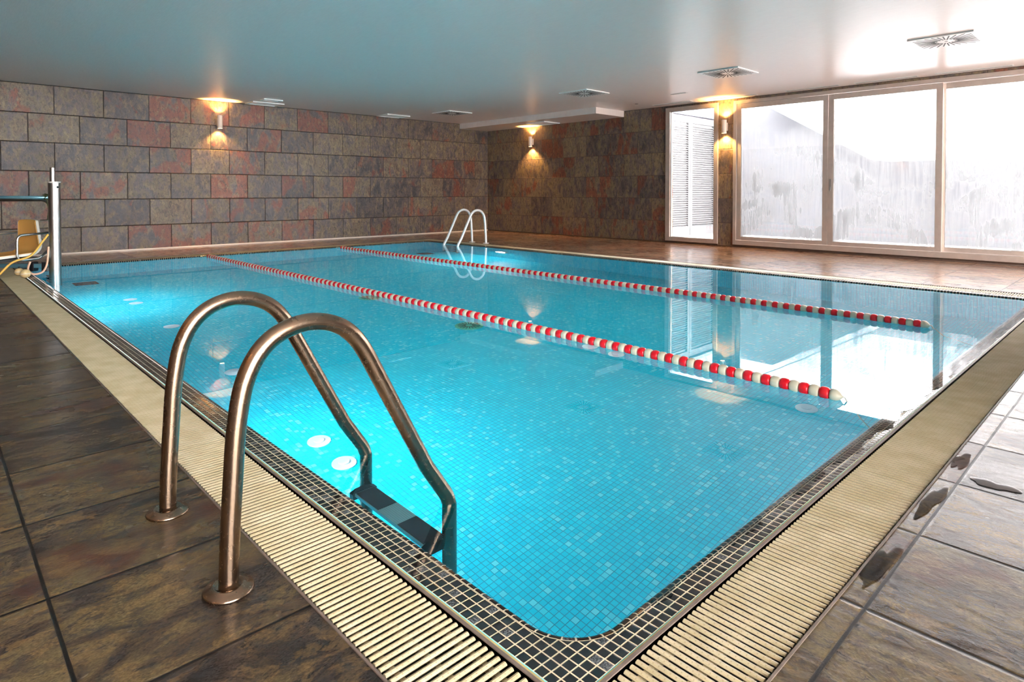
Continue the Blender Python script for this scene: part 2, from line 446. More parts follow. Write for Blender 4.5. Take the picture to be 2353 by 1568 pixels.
# ------------------------------------------------------------------ walls
def wallquad(bm, pts): quad(bm, *pts)
bm = NB()
quad(bm, (XA,YF,0), (XA,YB,0), (XA,YB,ZC), (XA,YF,ZC))
# row joints at z = 0.378 + 0.4005 k ; joints shifted per row so the top row starts at y - YB = -8.12
def uvA(co, f): return ((co.y-YB+8.12)/0.595, (co.z-1.98)/0.4005)
uvmap(bm, uvA)
struct('wall_left', bm, M_wallA, 'left wall of brown and rust slate-look tiles')
bm = NB()
W1 = (-6.125, -5.135, 0.035, 2.347); W2 = (-4.87, 2.35, 0.04, 2.345)
xs = [XA, W1[0], W1[1], W2[0], W2[1], XR]
quad(bm, (XA,YB,0), (W1[0],YB,0), (W1[0],YB,ZC), (XA,YB,ZC))
quad(bm, (W1[1],YB,0), (W2[0],YB,0), (W2[0],YB,ZC), (W1[1],YB,ZC))
quad(bm, (W2[1],YB,0), (XR,YB,0), (XR,YB,ZC), (W2[1],YB,ZC))
for w in (W1, W2):
    quad(bm, (w[0],YB,0), (w[1],YB,0), (w[1],YB,w[2]), (w[0],YB,w[2]))
    quad(bm, (w[0],YB,w[3]), (w[1],YB,w[3]), (w[1],YB,ZC), (w[0],YB,ZC))
    d = 0.22
    quad(bm, (w[0],YB,w[2]), (w[0],YB+d,w[2]), (w[0],YB+d,w[3]), (w[0],YB,w[3]))
    quad(bm, (w[1],YB,w[2]), (w[1],YB+d,w[2]), (w[1],YB+d,w[3]), (w[1],YB,w[3]))
    quad(bm, (w[0],YB,w[2]), (w[1],YB,w[2]), (w[1],YB+d,w[2]), (w[0],YB+d,w[2]))
    quad(bm, (w[0],YB,w[3]), (w[1],YB,w[3]), (w[1],YB+d,w[3]), (w[0],YB+d,w[3]))
uvmap(bm, lambda co, f: ((co.x-XA-0.81)/0.605, (co.z-1.98)/0.4005))
struct('wall_back', bm, M_wallB, 'window wall of darker brown slate-look tiles')
bm = NB(); quad(bm, (XA,YF,0), (XR,YF,0), (XR,YF,ZC), (XA,YF,ZC)); uvmap(bm, lambda co, f: (co.x/0.6, (co.z-1.98)/0.4005))
struct('wall_front', bm, M_wallB)
bm = NB()
FILL_WINS = ((-2.0, 1.3), (6.6, 9.3)); WZ = (0.08, 2.3)
yy = YF
for y0, y1 in FILL_WINS:
    quad(bm, (XR,yy,0), (XR,y0,0), (XR,y0,ZC), (XR,yy,ZC)); yy = y1
    quad(bm, (XR,y0,0), (XR,y1,0), (XR,y1,WZ[0]), (XR,y0,WZ[0])); quad(bm, (XR,y0,WZ[1]), (XR,y1,WZ[1]), (XR,y1,ZC), (XR,y0,ZC))
quad(bm, (XR,yy,0), (XR,YB,0), (XR,YB,ZC), (XR,yy,ZC))
uvmap(bm, lambda co, f: (co.y/0.6, (co.z-1.98)/0.4005))
struct('wall_right', bm, M_wallB)
bm = NB(); box(bm, XA-0.1, XR+0.1, YF-0.1, YB+0.3, ZC, ZC+0.2)
struct('ceiling', bm, M_ceil, 'smooth white slightly glossy ceiling')
# dropped boxed-in soffit in the far corner
bm = NB(); box(bm, XA, -7.03, 8.72, YB, 2.275, ZC+0.01, 0.0)
struct('trim_1', bm, M_ceil, 'white boxed soffit under the ceiling in the far corner')
# thin rounded beads where walls meet the deck
bm = NB(); tube(bm, [(XA+0.008, YF, 0.008), (XA+0.008, YB, 0.008)], 0.013, 10)
struct('baseboard_left', bm, M_bead, 'thin pale bead along the foot of the left wall', smooth=True)
bm = NB(); tube(bm, [(XA, YB-0.008, 0.006), (XR, YB-0.008, 0.006)], 0.011, 10)
struct('baseboard_back', bm, M_plinth, 'thin brown bead along the foot of the window wall', smooth=True)

# ------------------------------------------------------------------ pool basin, mosaic rim, gutter
def rrect(x0, x1, y0, y1, r, n=14):
    pts = []
    for cx, cy_, a0 in ((x1-r, y0+r, -90), (x1-r, y1-r, 0), (x0+r, y1-r, 90), (x0+r, y0+r, 180)):
        for k in range(n+1):
            a = math.radians(a0 + 90*k/n); pts.append((cx + r*math.cos(a), cy_ + r*math.sin(a)))
    return pts
MT = 0.0243
R0 = 0.12
# flat mosaic band
bm = NB()
ox0, ox1, oy0, oy1 = GX0i+0.0, GX1i-0.012, GY0i+0.014, GY1i-0.012
inner = rrect(PX0-MT, PX1+MT, PY0-MT, PY1+MT, R0+MT)
N = len(inner); q = N//4
outer = []
for i, (x, y) in enumerate(inner):
    c = i // q; k = i % q
    corner = ((ox1, oy0), (ox1, oy1), (ox0, oy1), (ox0, oy0))[c]
    if k == 0 and c in (0, 2): outer.append((x, corner[1]))
    elif k == 0: outer.append((corner[0], y))
    elif k == q-1 and c in (0, 2): outer.append((corner[0], y))
    elif k == q-1: outer.append((x, corner[1]))
    else: outer.append(corner)
vi = [bm.verts.new((x, y, 0.0)) for x, y in inner]; vo = [bm.verts.new((x, y, 0.002)) for x, y in outer]
for i in range(N):
    j = (i+1) % N
    vs = [vi[i], vi[j], vo[j], vo[i]]
    if (vo[j].co - vo[i].co).length < 1e-6: vs = [vi[i], vi[j], vo[i]]
    bm.faces.new(vs)
uvmap(bm, lambda co, f: ((co.x-ox1)/MT, (co.y-oy0)/MT))
bm.normal_update()
for f in bm.faces:
    if f.normal.z < 0: f.normal_flip()
struct('pool_rim', bm, M_rim, 'black mosaic rim with pale grout round the pool', recalc=False)
# rounded nosing tile row that follows the water line
bm = NB()
prof = [(MT, 0.0005), (0.0165, 0.0003), (0.009, -0.003), (0.003, -0.009), (0.0, -0.0185), (-0.0005, -0.045)]
loops = []
for off, z in prof:
    loops.append([bm.verts.new((x, y, z)) for x, y in rrect(PX0-off, PX1+off, PY0-off, PY1+off, R0+off)])
ref = rrect(PX0, PX1, PY0, PY1, R0); cum = [0.0]
for i in range(N):
    a, b = Vector(ref[i]), Vector(ref[(i+1) % N]); cum.append(cum[-1] + (b-a).length)
uvl = UVL(bm)
arc = [0.0]
for (a, b), (c, d) in zip(prof, prof[1:]): arc.append(arc[-1] + math.hypot(c-a, d-b))
tot = arc[4]
for k in range(len(loops)-1):
    for i in range(N):
        j = (i+1) % N
        f = bm.faces.new((loops[k][i], loops[k][j], loops[k+1][j], loops[k+1][i]))
        for l, (uu, vv) in zip(f.loops, ((cum[i], arc[k]), (cum[i+1], arc[k]), (cum[i+1], arc[k+1]), (cum[i], arc[k+1]))):
            l[uvl].uv = (uu/MT, vv/tot*0.98+0.01)
struct('pool_nosing', bm, M_rim, 'rounded black tile row at the water line', smooth=True)
# basin
bm = NB()
top = [bm.verts.new((x, y, -0.044)) for x, y in rrect(PX0, PX1, PY0, PY1, R0)]
bot = [bm.verts.new((x, y, ZB)) for x, y in rrect(PX0, PX1, PY0, PY1, R0)]
uvl = UVL(bm); PT = 0.0268
for i in range(N):
    j = (i+1) % N; f = bm.faces.new((top[j], top[i], bot[i], bot[j]))
    for l, (uu, vv) in zip(f.loops, ((cum[i+1], -0.044), (cum[i], -0.044), (cum[i], ZB), (cum[i+1], ZB))): l[uvl].uv = (uu/PT, vv/PT)
f = bm.faces.new(bot)
for l in f.loops: l[uvl].uv = (l.vert.co.x/PT, l.vert.co.y/PT)
bm.normal_update()
if f.normal.z < 0: f.normal_flip()
struct('pool_basin', bm, M_pool, 'turquoise mosaic walls and bottom of the pool', recalc=False)
# water sheet
bm = NB(); f = bm.faces.new([bm.verts.new((x, y, ZW)) for x, y in rrect(PX0-0.0015, PX1+0.0015, PY0-0.0015, PY1+0.0015, R0)])
bm.normal_update()
if f.normal.z < 0: f.normal_flip()
o = mk('pool_water', bm, M_water, recalc=False); tag(o, 'clear still turquoise water filling the pool', 'water', kind='stuff')

# gutter: dark channel, steel edges, grout line
bm = NB()
GD = -0.09
def ring(bm, a, b, z0, z1, mi=0):
    """band between rectangle a (inner) and b (outer): (x0,x1,y0,y1)"""
    A = [(a[0],a[2]),(a[1],a[2]),(a[1],a[3]),(a[0],a[3])]; B = [(b[0],b[2]),(b[1],b[2]),(b[1],b[3]),(b[0],b[3])]
    for i in range(4):
        j = (i+1) % 4
        quad(bm, (*A[i], z0), (*A[j], z0), (*B[j], z1), (*B[i], z1), mi=mi)
gi = (GX0i, GX1i, GY0i, GY1i); go = (GX0o, GX1o, GY0o, GY1o)
ring(bm, gi, go, GD, GD)
A = [(gi[0],gi[2]),(gi[1],gi[2]),(gi[1],gi[3]),(gi[0],gi[3])]; B = [(go[0],go[2]),(go[1],go[2]),(go[1],go[3]),(go[0],go[3])]
for P in (A, B):
    for i in range(4):
        j = (i+1) % 4; quad(bm, (*P[i], 0), (*P[j], 0), (*P[j], GD), (*P[i], GD))
struct('gutter_channel', bm, M_chan, 'dark overflow channel under the grates')
bm = NB()
def edge_ring(bm, r, w, z0, z1):
    x0, x1, y0, y1 = r
    box(bm, x0-w, x1+w, y0-w, y0, z0, z1); box(bm, x0-w, x1+w, y1, y1+w, z0, z1)
    box(bm, x0-w, x0, y0, y1, z0, z1); box(bm, x1, x1+w, y0, y1, z0, z1)
edge_ring(bm, (GX0i+0.007, GX1i-0.007, GY0i+0.007, GY1i-0.007), 0.007, -0.03, 0.003)
edge_ring(bm, (GX0o+0.001, GX1o-0.001, GY0o+0.001, GY1o-0.001), 0.005, -0.03, 0.003)
struct('gutter_edge', bm, M_frame, 'narrow steel edge strips beside the overflow grates')
bm = NB()
ring(bm, (GX0i+0.016, ox1+0.001, oy0-0.001, GY1i-0.014), (GX0i+0.004, GX1i-0.006, GY0i+0.006, GY1i-0.004), 0.0015, 0.0025)
struct('grout_line', bm, M_grout, 'yellowed grout line between mosaic rim and gutter')

# ------------------------------------------------------------------ drain grates, one thing per section
PITCH = 0.0187; SL = 0.4625
def grate_bms(length, width):
    """local: slats cross the width (x 0..width), sections run along y 0..length"""
    b = NB(); uvl = UVL(b)
    n = max(1, int(round(length/PITCH)))
    p = length/n; w = 0.0118; h = 0.0
    sec = [(-w/2+0.003, -0.0075), (-w/2, -0.0035), (-w/2+0.0018, h-0.0006), (0, h+0.0006), (w/2-0.0018, h-0.0006), (w/2, -0.0035), (w/2-0.003, -0.0075)]
    for i in range(n):
        yc = (i+0.5)*p
        a = [b.verts.new((0.006, yc+s, z)) for s, z in sec]; c = [b.verts.new((width-0.006, yc+s, z)) for s, z in sec]
        for k in range(len(sec)-1):
            f = b.faces.new((a[k], a[k+1], c[k+1], c[k]))
            for l in f.loops:
                s0 = (l.vert.co.y-yc)
                l[uvl].uv = (l.vert.co.x, (s0+0.0055)/0.0055 if k in (2, 3) else -5.5)
            if k not in (2, 3):
                for l in f.loops: l[uvl].uv = (0.0, 0.0)
        b.faces.new(list(reversed(a))); b.faces.new(c)
    r = NB()
    for xx in (0.03, width*0.5, width-0.03):
        box(r, xx-0.006, xx+0.006, 0.0, length-0.0008, -0.018, -0.0078)
    return b, r
ORD = ['first','second','third','fourth','fifth','sixth','seventh','eighth','ninth','tenth','eleventh','twelfth','thirteenth','fourteenth','fifteenth','sixteenth','seventeenth','eighteenth','nineteenth','twentieth']
def grates(loc0, direc, rotz, total, width, sidelabel, group, startlabel):
    nsec = int(math.ceil(total/SL - 0.15)); cache = {}
    for i in range(nsec):
        ln = SL if i < nsec-1 else total - SL*(nsec-1)
        loc = Vector(loc0) + Vector(direc)*(SL*i)
        lab = f'cream slatted grate, {ORD[i]} section {startlabel} {sidelabel}'
        t = thing('drain_grate', lab, 'grate', loc, group); t.rotation_euler.z = rotz
        key = round(ln, 3)
        if key not in cache:
            b, r = grate_bms(ln-0.001, width); ORI[t] = Vector((0,0,0))
            s1 = mk('slats', b, M_slat, t, auto=25); s2 = mk('connecting_rods', r, M_rod, t); cache[key] = (s1, s2)
        else:
            for s in cache[key]:
                c = s.copy(); COL.objects.link(c); c.parent = t
# ladder side: slats parallel to y, section runs to -x ; local x -> +y? use rotation 90 deg: local y -> -x, local x -> +y
grates((GX1o-0.004, GY0o, 0.0), (-1,0,0), math.radians(90), (GX1o-GX0o)-0.008, GY0i-GY0o, 'along the ladder side', 'grates along the ladder side', 'from the foreground corner')
# window wall side (far)
grates((GX1o-0.004, GY1i, 0.0), (-1,0,0), math.radians(90), (GX1o-GX0o)-0.008, GY1o-GY1i, 'along the window side', 'grates along the window side', 'from the right corner')
# right foreground side: local y -> +y
grates((GX1i, GY0i+0.004, 0.0), (0,1,0), 0.0, (GY1i-GY0i)-0.008, GX1o-GX1i, 'along the right-hand side', 'grates along the right side', 'from the foreground corner')
# left wall side
grates((GX0o, GY0i+0.004, 0.0), (0,1,0), 0.0, (GY1i-GY0i)-0.008, GX0i-GX0o, 'along the left wall', 'grates along the left wall', 'from the lift corner')

# ------------------------------------------------------------------ water film and puddles
def blob(pts, z):
    bm = NB(); f = bm.faces.new([bm.verts.new((x, y, z)) for x, y in pts]); bm.normal_update()
    if f.normal.z < 0: f.normal_flip()
    bmesh.ops.triangulate(bm, faces=[f]); return bm
pts = []; n = 130
for i in range(n+1):
    y = 1.15 + (6.6-1.15)*i/n
    w = 0.02 + 0.055*min(1, max(0, (y-1.2)/2.2)) + 0.012*math.sin(y*17)+0.008*math.sin(y*43+1)
    pts.append((min(PX1 + w, GX1i-0.014), y))
pts += [(PX1+0.004, 6.6), (PX1+0.004, 1.15)]
o = mk('overflow_film', blob(pts, 0.0026), M_film, recalc=False); tag(o, 'thin film of overflowing water on the mosaic rim below the windows', 'water', kind='stuff')
def puddle(cx, cy_, rx, ry, seed, label):
    rnd = random.Random(seed); ph = [rnd.uniform(0, 6.28) for _ in range(4)]
    p = []
    for k in range(40):
        a = 2*math.pi*k/40; r = 1 + 0.22*math.sin(2*a+ph[0]) + 0.15*math.sin(3*a+ph[1]) + 0.08*math.sin(6*a+ph[2])
        p.append((cx + rx*r*math.cos(a), cy_ + ry*r*math.sin(a)))
    tag(mk('puddle', blob(p, 0.0022), M_film, recalc=False), label, 'puddle', 'puddles on the right deck')
puddle(-0.468, 1.66, 0.020, 0.13, 1, 'shallow puddle on the narrow tile strip in the right foreground')
puddle(-0.466, 2.11, 0.021, 0.12, 2, 'second shallow puddle up the narrow tile strip beside the right grate')
puddle(-0.468, 2.50, 0.018, 0.10, 3, 'small brown puddle farthest up the narrow tile strip beside the right grate')
puddle(-0.36, 2.36, 0.05, 0.035, 4, 'thin puddle across the wide deck tile at the right edge')

# ------------------------------------------------------------------ ladders
def ladder(x_n, x_f, ybase, sgn, label, mat, ntread, tread_z, zbot, fl=True):
    """two rails in planes x = const; sgn +1: water lies towards +y"""
    Y = lambda d: ybase + sgn*d
    t = thing('pool_ladder', label, 'pool ladder', ((x_n+x_f)/2, ybase, 0))
    for x in (x_n, x_f):
        P = [(0.0,0.0),(0.004,0.12),(0.012,0.25),(0.018,0.34),(0.030,0.425),(0.046,0.478),(0.072,0.522),(0.108,0.553),(0.155,0.571),(0.205,0.574),(0.255,0.562),(0.300,0.535),(0.340,0.487),(0.385,0.405),(0.44,0.302),(0.54,0.116)]
        pts = bez([Vector((x, Y(d), z)) for d, z in P], 4)
        tail = fillet([(x, Y(0.54), 0.116), (x, Y(0.622), -0.005), (x, Y(0.622), zbot)], 0.10, 8)
        b = NB(); tube(b, pts[:-1] + tail, 0.0215, 20)
        rail = mk('rail', b, mat, t, smooth=True)
        b = NB(); lathe(b, [(0.0235,0.0),(0.053,0.0),(0.0545,0.003),(0.052,0.007),(0.040,0.009),(0.036,0.014),(0.031,0.0155),(0.028,0.012),(0.0235,0.0115),(0.0225,0.0115)], (x, Y(0), 0), seg=40)
        mk('flange', b, mat, rail, smooth=True)
        b = NB(); lathe(b, [(0.0,zbot-0.03),(0.024,zbot-0.028),(0.026,zbot),(0.024,zbot+0.03)], (x, Y(0.622), 0), seg=20)
        mk('rubber_foot', b, M_blk, rail, smooth=True)
    xa, xb = min(x_n, x_f)+0.021, max(x_n, x_f)-0.021
    for k in range(ntread):
        z = tread_z - 0.245*k; yc = 0.595
        b = NB(); y0, y1 = sorted((Y(yc-0.038), Y(yc+0.038)))
        box(b, xa+0.01, xb-0.01, y0, y1, z-0.022, z, 0.002)
        for i in range(9):
            yy = y0+0.006+i*0.0075; box(b, xa+0.012, xb-0.012, yy, yy+0.003, z-0.001, z+0.0014)
        tr = mk('tread', b, M_tread, t)
        lw = (xb-xa)
        for a0, a1 in ((0.05, 0.37), (0.63, 0.95)):
            b = NB(); box(b, xa+lw*a0, xa+lw*a1, y0+0.003, y1-0.003, z, z+0.0028)
            mk('grip_pad', b, M_pad, tr)
        for xx, s in ((xa, 1), (xb, -1)):
            b = NB()
            prof = [(y0-0.006, z-0.045), (y1+0.006, z-0.045), (y1+0.008, z-0.006), ((y0+y1)/2+0.025, z+0.010), ((y0+y1)/2, z+0.014), ((y0+y1)/2-0.025, z+0.010), (y0-0.008, z-0.006)]
            va = [b.verts.new((xx-s*0.004, yy, zz)) for yy, zz in prof]; vb = [b.verts.new((xx+s*0.018, yy, zz)) for yy, zz in prof]
            b.faces.new(va); b.faces.new(list(reversed(vb)))
            for i in range(len(prof)): b.faces.new((va[i], va[(i+1)%7], vb[(i+1)%7], vb[i]))
            mk('end_bracket', b, M_blk, tr)
    return t
ladder(-1.441, -1.91, 0.494, +1, 'aged steel pool ladder with two hooped rails in the foreground', M_steel, 3, -0.262, -0.98)
ladder(-8.13, -8.50, 7.10, -1, 'small bright steel pool ladder in the far corner below the windows', M_bright, 4, -0.16, -1.0)

# ------------------------------------------------------------------ lane ropes
FP = 0.0436
def float_bm(r=0.0285):
    b = NB(); h = FP/2*0.985
    lathe(b, [(0.006,-h),(0.0195,-h+0.0004),(0.0245,-h+0.004),(0.0275,-h+0.010),(r,0),(0.0275,h-0.010),(0.0245,h-0.004),(0.0195,h-0.0004),(0.006,h)], (0,0,0), (1,0,0), seg=20)
    return b
def end_bm():
    b = NB(); h = FP/2
    lathe(b, [(0.005,-h),(0.02,-h+0.0005),(0.0265,-h+0.006),(0.0275,-0.002),(0.024,0.009),(0.017,0.018),(0.009,0.025),(0.004,0.030)], (0,0,0), (1,0,0), seg=20)
    return b
def lane_rope(y, x0, x1, label):
    t = thing('lane_rope', label, 'lane rope', (x1, y, 0.0), 'lane ropes across the pool')
    zc = 0.004
    b = NB(); tube(b, [(PX0+0.004, y, -0.02), (PX0+0.08, y, zc), (x0, y, zc), (x1+0.015, y, zc), (x1+0.035, y, -0.03), (x1+0.08, y, -0.20), (PX1-0.004, y, -0.45)], 0.0035, 8)
    mk('cord', b, M_cord, t, smooth=True)
    n = int(round((x1-x0)/FP)); ms = {}
    for i in range(n):
        x = x1 - (i+0.5)*FP
        red = (i % 2 == 1)
        key = 'end' if i == 0 else ('red' if red else 'white')
        if key in ms:
            o = ms[key].copy(); COL.objects.link(o)
        else:
            b = end_bm() if key == 'end' else float_bm()
            ORI_t = ORI[t]; ORI[t] = Vector((0,0,0))
            o = mk('red_float' if red else 'ivory_float', b, M_red if red else M_wfl, t, smooth=True)
            ORI[t] = ORI_t; ms[key] = o
        o.parent = t
        o.location = (x - x1, 0, zc); o.rotation_euler.x = random.uniform(0, 6.28)
lane_rope(2.89, -9.10, -0.975, 'red and ivory lane rope nearer the foreground ladder')
lane_rope(4.86, -9.05, -1.10, 'red and ivory lane rope farther away, nearer the windows')

# ------------------------------------------------------------------ wall lamps
def wall_lamp(x, y, nx, ny, z0, z1, label):
    t = thing('wall_lamp', label, 'wall lamp', (x, y, (z0+z1)/2), 'cylinder wall lamps')
    n = Vector((nx, ny, 0)); s = Vector((-ny, nx, 0)); zu = Vector((0,0,1)); c = Vector((x, y, (z0+z1)/2))
    b = NB(); obox(b, c + n*0.012, n, s, zu, 0.024, 0.06, 0.13, 0.003); mk('wall_plate', b, M_swhite, t)
    cc = c + n*0.070; r = 0.040; h = (z1-z0)/2
    b = NB()
    lathe(b, [(r-0.004,-h+0.012),(r-0.004,-h),(r,-h),(r,h),(r-0.004,h),(r-0.004,h-0.012)], cc, seg=32)
    for f in [f for f in b.faces if len(f.verts) > 4]: b.faces.remove(f)
    for zz, nn in ((-h+0.02, -1), (h-0.02, 1)):
        pass
    mk('lamp_body', b, M_swhite, t, auto=40)
    for sg in (-1, 1):
        b = NB(); lathe(b, [(0.0, -0.001), (r-0.0045, -0.001), (r-0.0045, 0.001), (0.0, 0.001)], cc + zu*sg*(h-0.010), seg=24)
        mk('lamp_glass', b, M_glow, t)
        l = bpy.data.lights.new('lamp_beam', 'SPOT'); l.energy = SPOT_W; l.color = (1.0, 0.55, 0.16); l.spot_size = math.radians(118); l.spot_blend = 0.55; l.shadow_soft_size = 0.025
        lo = bpy.data.objects.new('lamp_beam', l); COL.objects.link(lo); lo.parent = t
        lo.location = (cc + zu*sg*(h+0.004)) - c
        lo.rotation_euler = (0, 0, 0) if sg < 0 else (math.pi, 0, 0)
wall_lamp(XA, 3.63, 1, 0, 1.93, 2.143, 'white cylinder wall lamp glowing on the left wall')
wall_lamp(-9.41, YB, 0, -1, 1.846, 2.058, 'white cylinder wall lamp glowing under the soffit in the far corner')
wall_lamp(-5.0, YB, 0, -1, 1.834, 2.049, 'white cylinder wall lamp on the tiled pier between the two windows')
for i, xx in enumerate((-1.2, -5.6)):  # unseen lamps added behind the camera to light the room
    wall_lamp(xx, YF, 0, 1, 1.85, 2.06, ['white cylinder wall lamp on the wall behind the camera, nearer the right', 'white cylinder wall lamp on the wall behind the camera, nearer the left'][i])

# ------------------------------------------------------------------ ceiling diffusers, vents
def swirl(cx, cy_, label):
    s = 0.27; t = thing('ceiling_diffuser', label, 'ceiling vent', (cx, cy_, ZC), 'square swirl diffusers in the ceiling')
    b = NB(); box(b, cx-s, cx+s, cy_-s, cy_+s, ZC-0.014, ZC-0.001, 0.002); mk('plate', b, M_vent, t)
    zb = ZC-0.0145; k = 0
    for i in range(32):
        a = 2*math.pi*(i+0.5)/32
        m = max(abs(math.cos(a)), abs(math.sin(a)))
        r1 = min(s*0.88/m, s*1.2); r0 = 0.075 if i % 2 else 0.095
        b = NB(); d = Vector((math.cos(a), math.sin(a), 0)); p = Vector((-d.y, d.x, 0)); c = Vector((cx, cy_, zb)) + d*(r0+r1)/2
        obox(b, c, d, p, Vector((0,0,1)), r1-r0, 0.011, 0.002); mk('slot', b, M_slot_shade, t)  # dark bar on the plate stands for a shaded slot
    b = NB(); lathe(b, [(0.0,0.0),(0.012,0.0),(0.014,0.003),(0.0,0.003)], (cx, cy_, ZC-0.0165), seg=16); mk('centre_screw', b, M_alu_d, t)
swirl(-1.555, 7.37, 'square swirl diffuser in the ceiling, nearest at the upper right')
swirl(-3.85, 7.38, 'square swirl diffuser in the ceiling, second from the right')
swirl(-6.135, 7.33, 'square swirl diffuser in the ceiling just before the soffit end')
swirl(-9.42, 7.38, 'square swirl diffuser in the ceiling above the far ladder')
def plain_vent(x0, x1, y0, y1, z, label):
    t = thing('ceiling_grille', label, 'ceiling vent', ((x0+x1)/2, (y0+y1)/2, z), 'plain grilles in the ceiling')
    b = NB(); w = 0.03
    box(b, x0, x1, y0, y0+w, z-0.018, z-0.001, 0.002); box(b, x0, x1, y1-w, y1, z-0.018, z-0.001, 0.002)
    box(b, x0, x0+w, y0+w, y1-w, z-0.018, z-0.001, 0.002); box(b, x1-w, x1, y0+w, y1-w, z-0.018, z-0.001, 0.002)
    mk('frame', b, M_vent, t)
    b = NB(); n = max(3, int((x1-x0-2*w)/0.03))
    for i in range(n):
        xx = x0+w + (x1-x0-2*w)*(i+0.5)/n; box(b, xx-0.009, xx+0.009, y0+w, y1-w, z-0.010, z-0.002)
    mk('blades', b, M_vent, t)
plain_vent(-10.78, -10.42, 4.03, 4.56, ZC, 'white ceiling grille beside the left wall lamp')
plain_vent(-10.18, -10.02, 4.05, 4.36, ZC, 'small white ceiling grille just in front of a larger one by the left wall lamp')
plain_vent(-10.77, -10.37, 6.56, 7.08, ZC, 'white ceiling grille close to the left wall, toward the far corner')
plain_vent(-9.0, -8.5, 8.94, 9.40, 2.275, 'white grille under the soffit above the far wall lamp')
def slot_vent(x0, x1, y, label, w=0.05):
    t = thing('slot_diffuser', label, 'ceiling vent', ((x0+x1)/2, y, ZC), 'linear slot vents above the windows')
    b = NB(); box(b, x0, x1, y-w, y+w, ZC-0.007, ZC-0.001, 0.001); mk('frame', b, M_vent, t)
    b = NB(); box(b, x0+0.012, x1-0.012, y-w*0.45, y-w*0.15, ZC-0.0078, ZC-0.006); box(b, x0+0.012, x1-0.012, y+w*0.15, y+w*0.45, ZC-0.0078, ZC-0.006); mk('slot', b, M_alu_d, t)
slot_vent(-6.20, -5.47, 9.27, 'white slot vent in the ceiling above the narrow window')
slot_vent(-5.13, -4.41, 9.37, 'white slot vent in the ceiling above the lamp pier')
slot_vent(-3.97, -3.23, 9.38, 'white slot vent in the ceiling above the first wide pane')
slot_vent(-3.03, -2.28, 9.39, 'white slot vent in the ceiling above the middle wide pane')
slot_vent(-2.09, -1.31, 9.39, 'white slot vent in the ceiling above the right-hand pane')
slot_vent(-5.32, -5.06, 8.44, 'short white slot vent in the ceiling set forward of the row above the windows', 0.03)
b = NB(); lathe(b, [(0.0,-0.008),(0.025,-0.007),(0.03,-0.001),(0.0,-0.001)], (-6.3, 8.9, ZC), seg=20)
tag(mk('ceiling_sensor', b, M_alu_d, smooth=True), 'tiny grey round fitting in the ceiling beyond the soffit end', 'ceiling fitting')

# ------------------------------------------------------------------ windows
def rect_frame(bm, x0, x1, z0, z1, y0, y1, wl, wr, wb, wt, bev=0.003):
    box(bm, x0, x0+wl, y0, y1, z0, z1, bev); box(bm, x1-wr, x1, y0, y1, z0, z1, bev)
    box(bm, x0+wl, x1-wr, y0, y1, z0, z0+wb, bev); box(bm, x0+wl, x1-wr, y0, y1, z1-wt, z1, bev)
# window 1: fixed light
t = bpy.data.objects.new('window_1', None); COL.objects.link(t); t.location = (-5.63, YB, 0); ORI[t] = Vector(t.location); t['kind'] = 'structure'
t['label'] = 'narrow clear window left of the lamp pier'
b = NB(); rect_frame(b, W1[0], W1[1], W1[2], W1[3], YB-0.02, YB+0.06, 0.085, 0.075, 0.068, 0.070); mk('window_frame', b, M_alu, t)
b = NB(); rect_frame(b, W1[0]+0.08, W1[1]-0.07, W1[2]+0.064, W1[3]-0.066, YB+0.012, YB+0.03, 0.008, 0.008, 0.008, 0.008, 0); mk('seal', b, M_seal, t)
b = NB(); box(b, W1[0]+0.083, W1[1]-0.073, YB+0.018, YB+0.024, W1[2]+0.066, W1[3]-0.068)
mk('pane', b, M_glass, t)
# window 2: wide sliding unit
t = bpy.data.objects.new('window_2', None); COL.objects.link(t); t.location = (-2.5, YB, 0); ORI[t] = Vector(t.location); t['kind'] = 'structure'
t['label'] = 'wide aluminium sliding window with misted panes'
b = NB(); rect_frame(b, W2[0], W2[1], W2[2], W2[3], YB-0.02, YB+0.13, 0.055, 0.055, 0.075, 0.055); mk('window_frame', b, M_alu, t)
def sash(x0, x1, y, wl, wr, label, fog, hx=None):
    z0, z1 = W2[2]+0.078, W2[3]-0.058
    b = NB(); rect_frame(b, x0, x1, z0, z1, y-0.018, y+0.018, wl, wr, 0.056, 0.076); s = mk('sash', b, M_alu, t, label=label)
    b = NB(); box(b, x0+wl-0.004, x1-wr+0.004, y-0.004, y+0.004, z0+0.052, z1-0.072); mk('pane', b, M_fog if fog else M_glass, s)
    b = NB(); e = 0.005; rect_frame(b, x0+wl-e, x1-wr+e, z0+0.056-e, z1-0.076+e, y-0.012, y+0.006, e, e, e, e, 0); mk('seal', b, M_seal, s)
    if hx is not None:
        b = NB(); box(b, hx-0.016, hx+0.016, y-0.024, y-0.017, 0.914, 1.074, 0.003); box(b, hx-0.006, hx+0.006, y-0.030, y-0.022, 0.90, 0.96, 0.002)
        mk('handle', b, M_alu_d, s)
sash(-4.82, -3.428, YB+0.005, 0.082, 0.070, 'left sash with heavily misted glass', True)
sash(-3.424, -2.035, YB+0.005, 0.074, 0.074, 'middle sash with a small grey handle', True, -3.39)
sash(-2.06, -0.55, YB+0.075, 0.045, 0.075, 'right sash set further out', True)
sash(-0.55, 0.90, YB+0.075, 0.075, 0.075, 'fourth sash, outside the frame', True)  # this sash and the next are unseen, added to widen the daylight
sash(0.90, 2.29, YB+0.075, 0.075, 0.075, 'outermost right sash', True)
# dark plinth under both windows
bm = NB(); box(bm, W1[0], W1[1], YB-0.012, YB+0.02, 0.0, 0.034); box(bm, W2[0], W2[1], YB-0.012, YB+0.02, 0.0, 0.039)
struct('trim_2', bm, M_plinth, 'dark brown plinth under the windows')
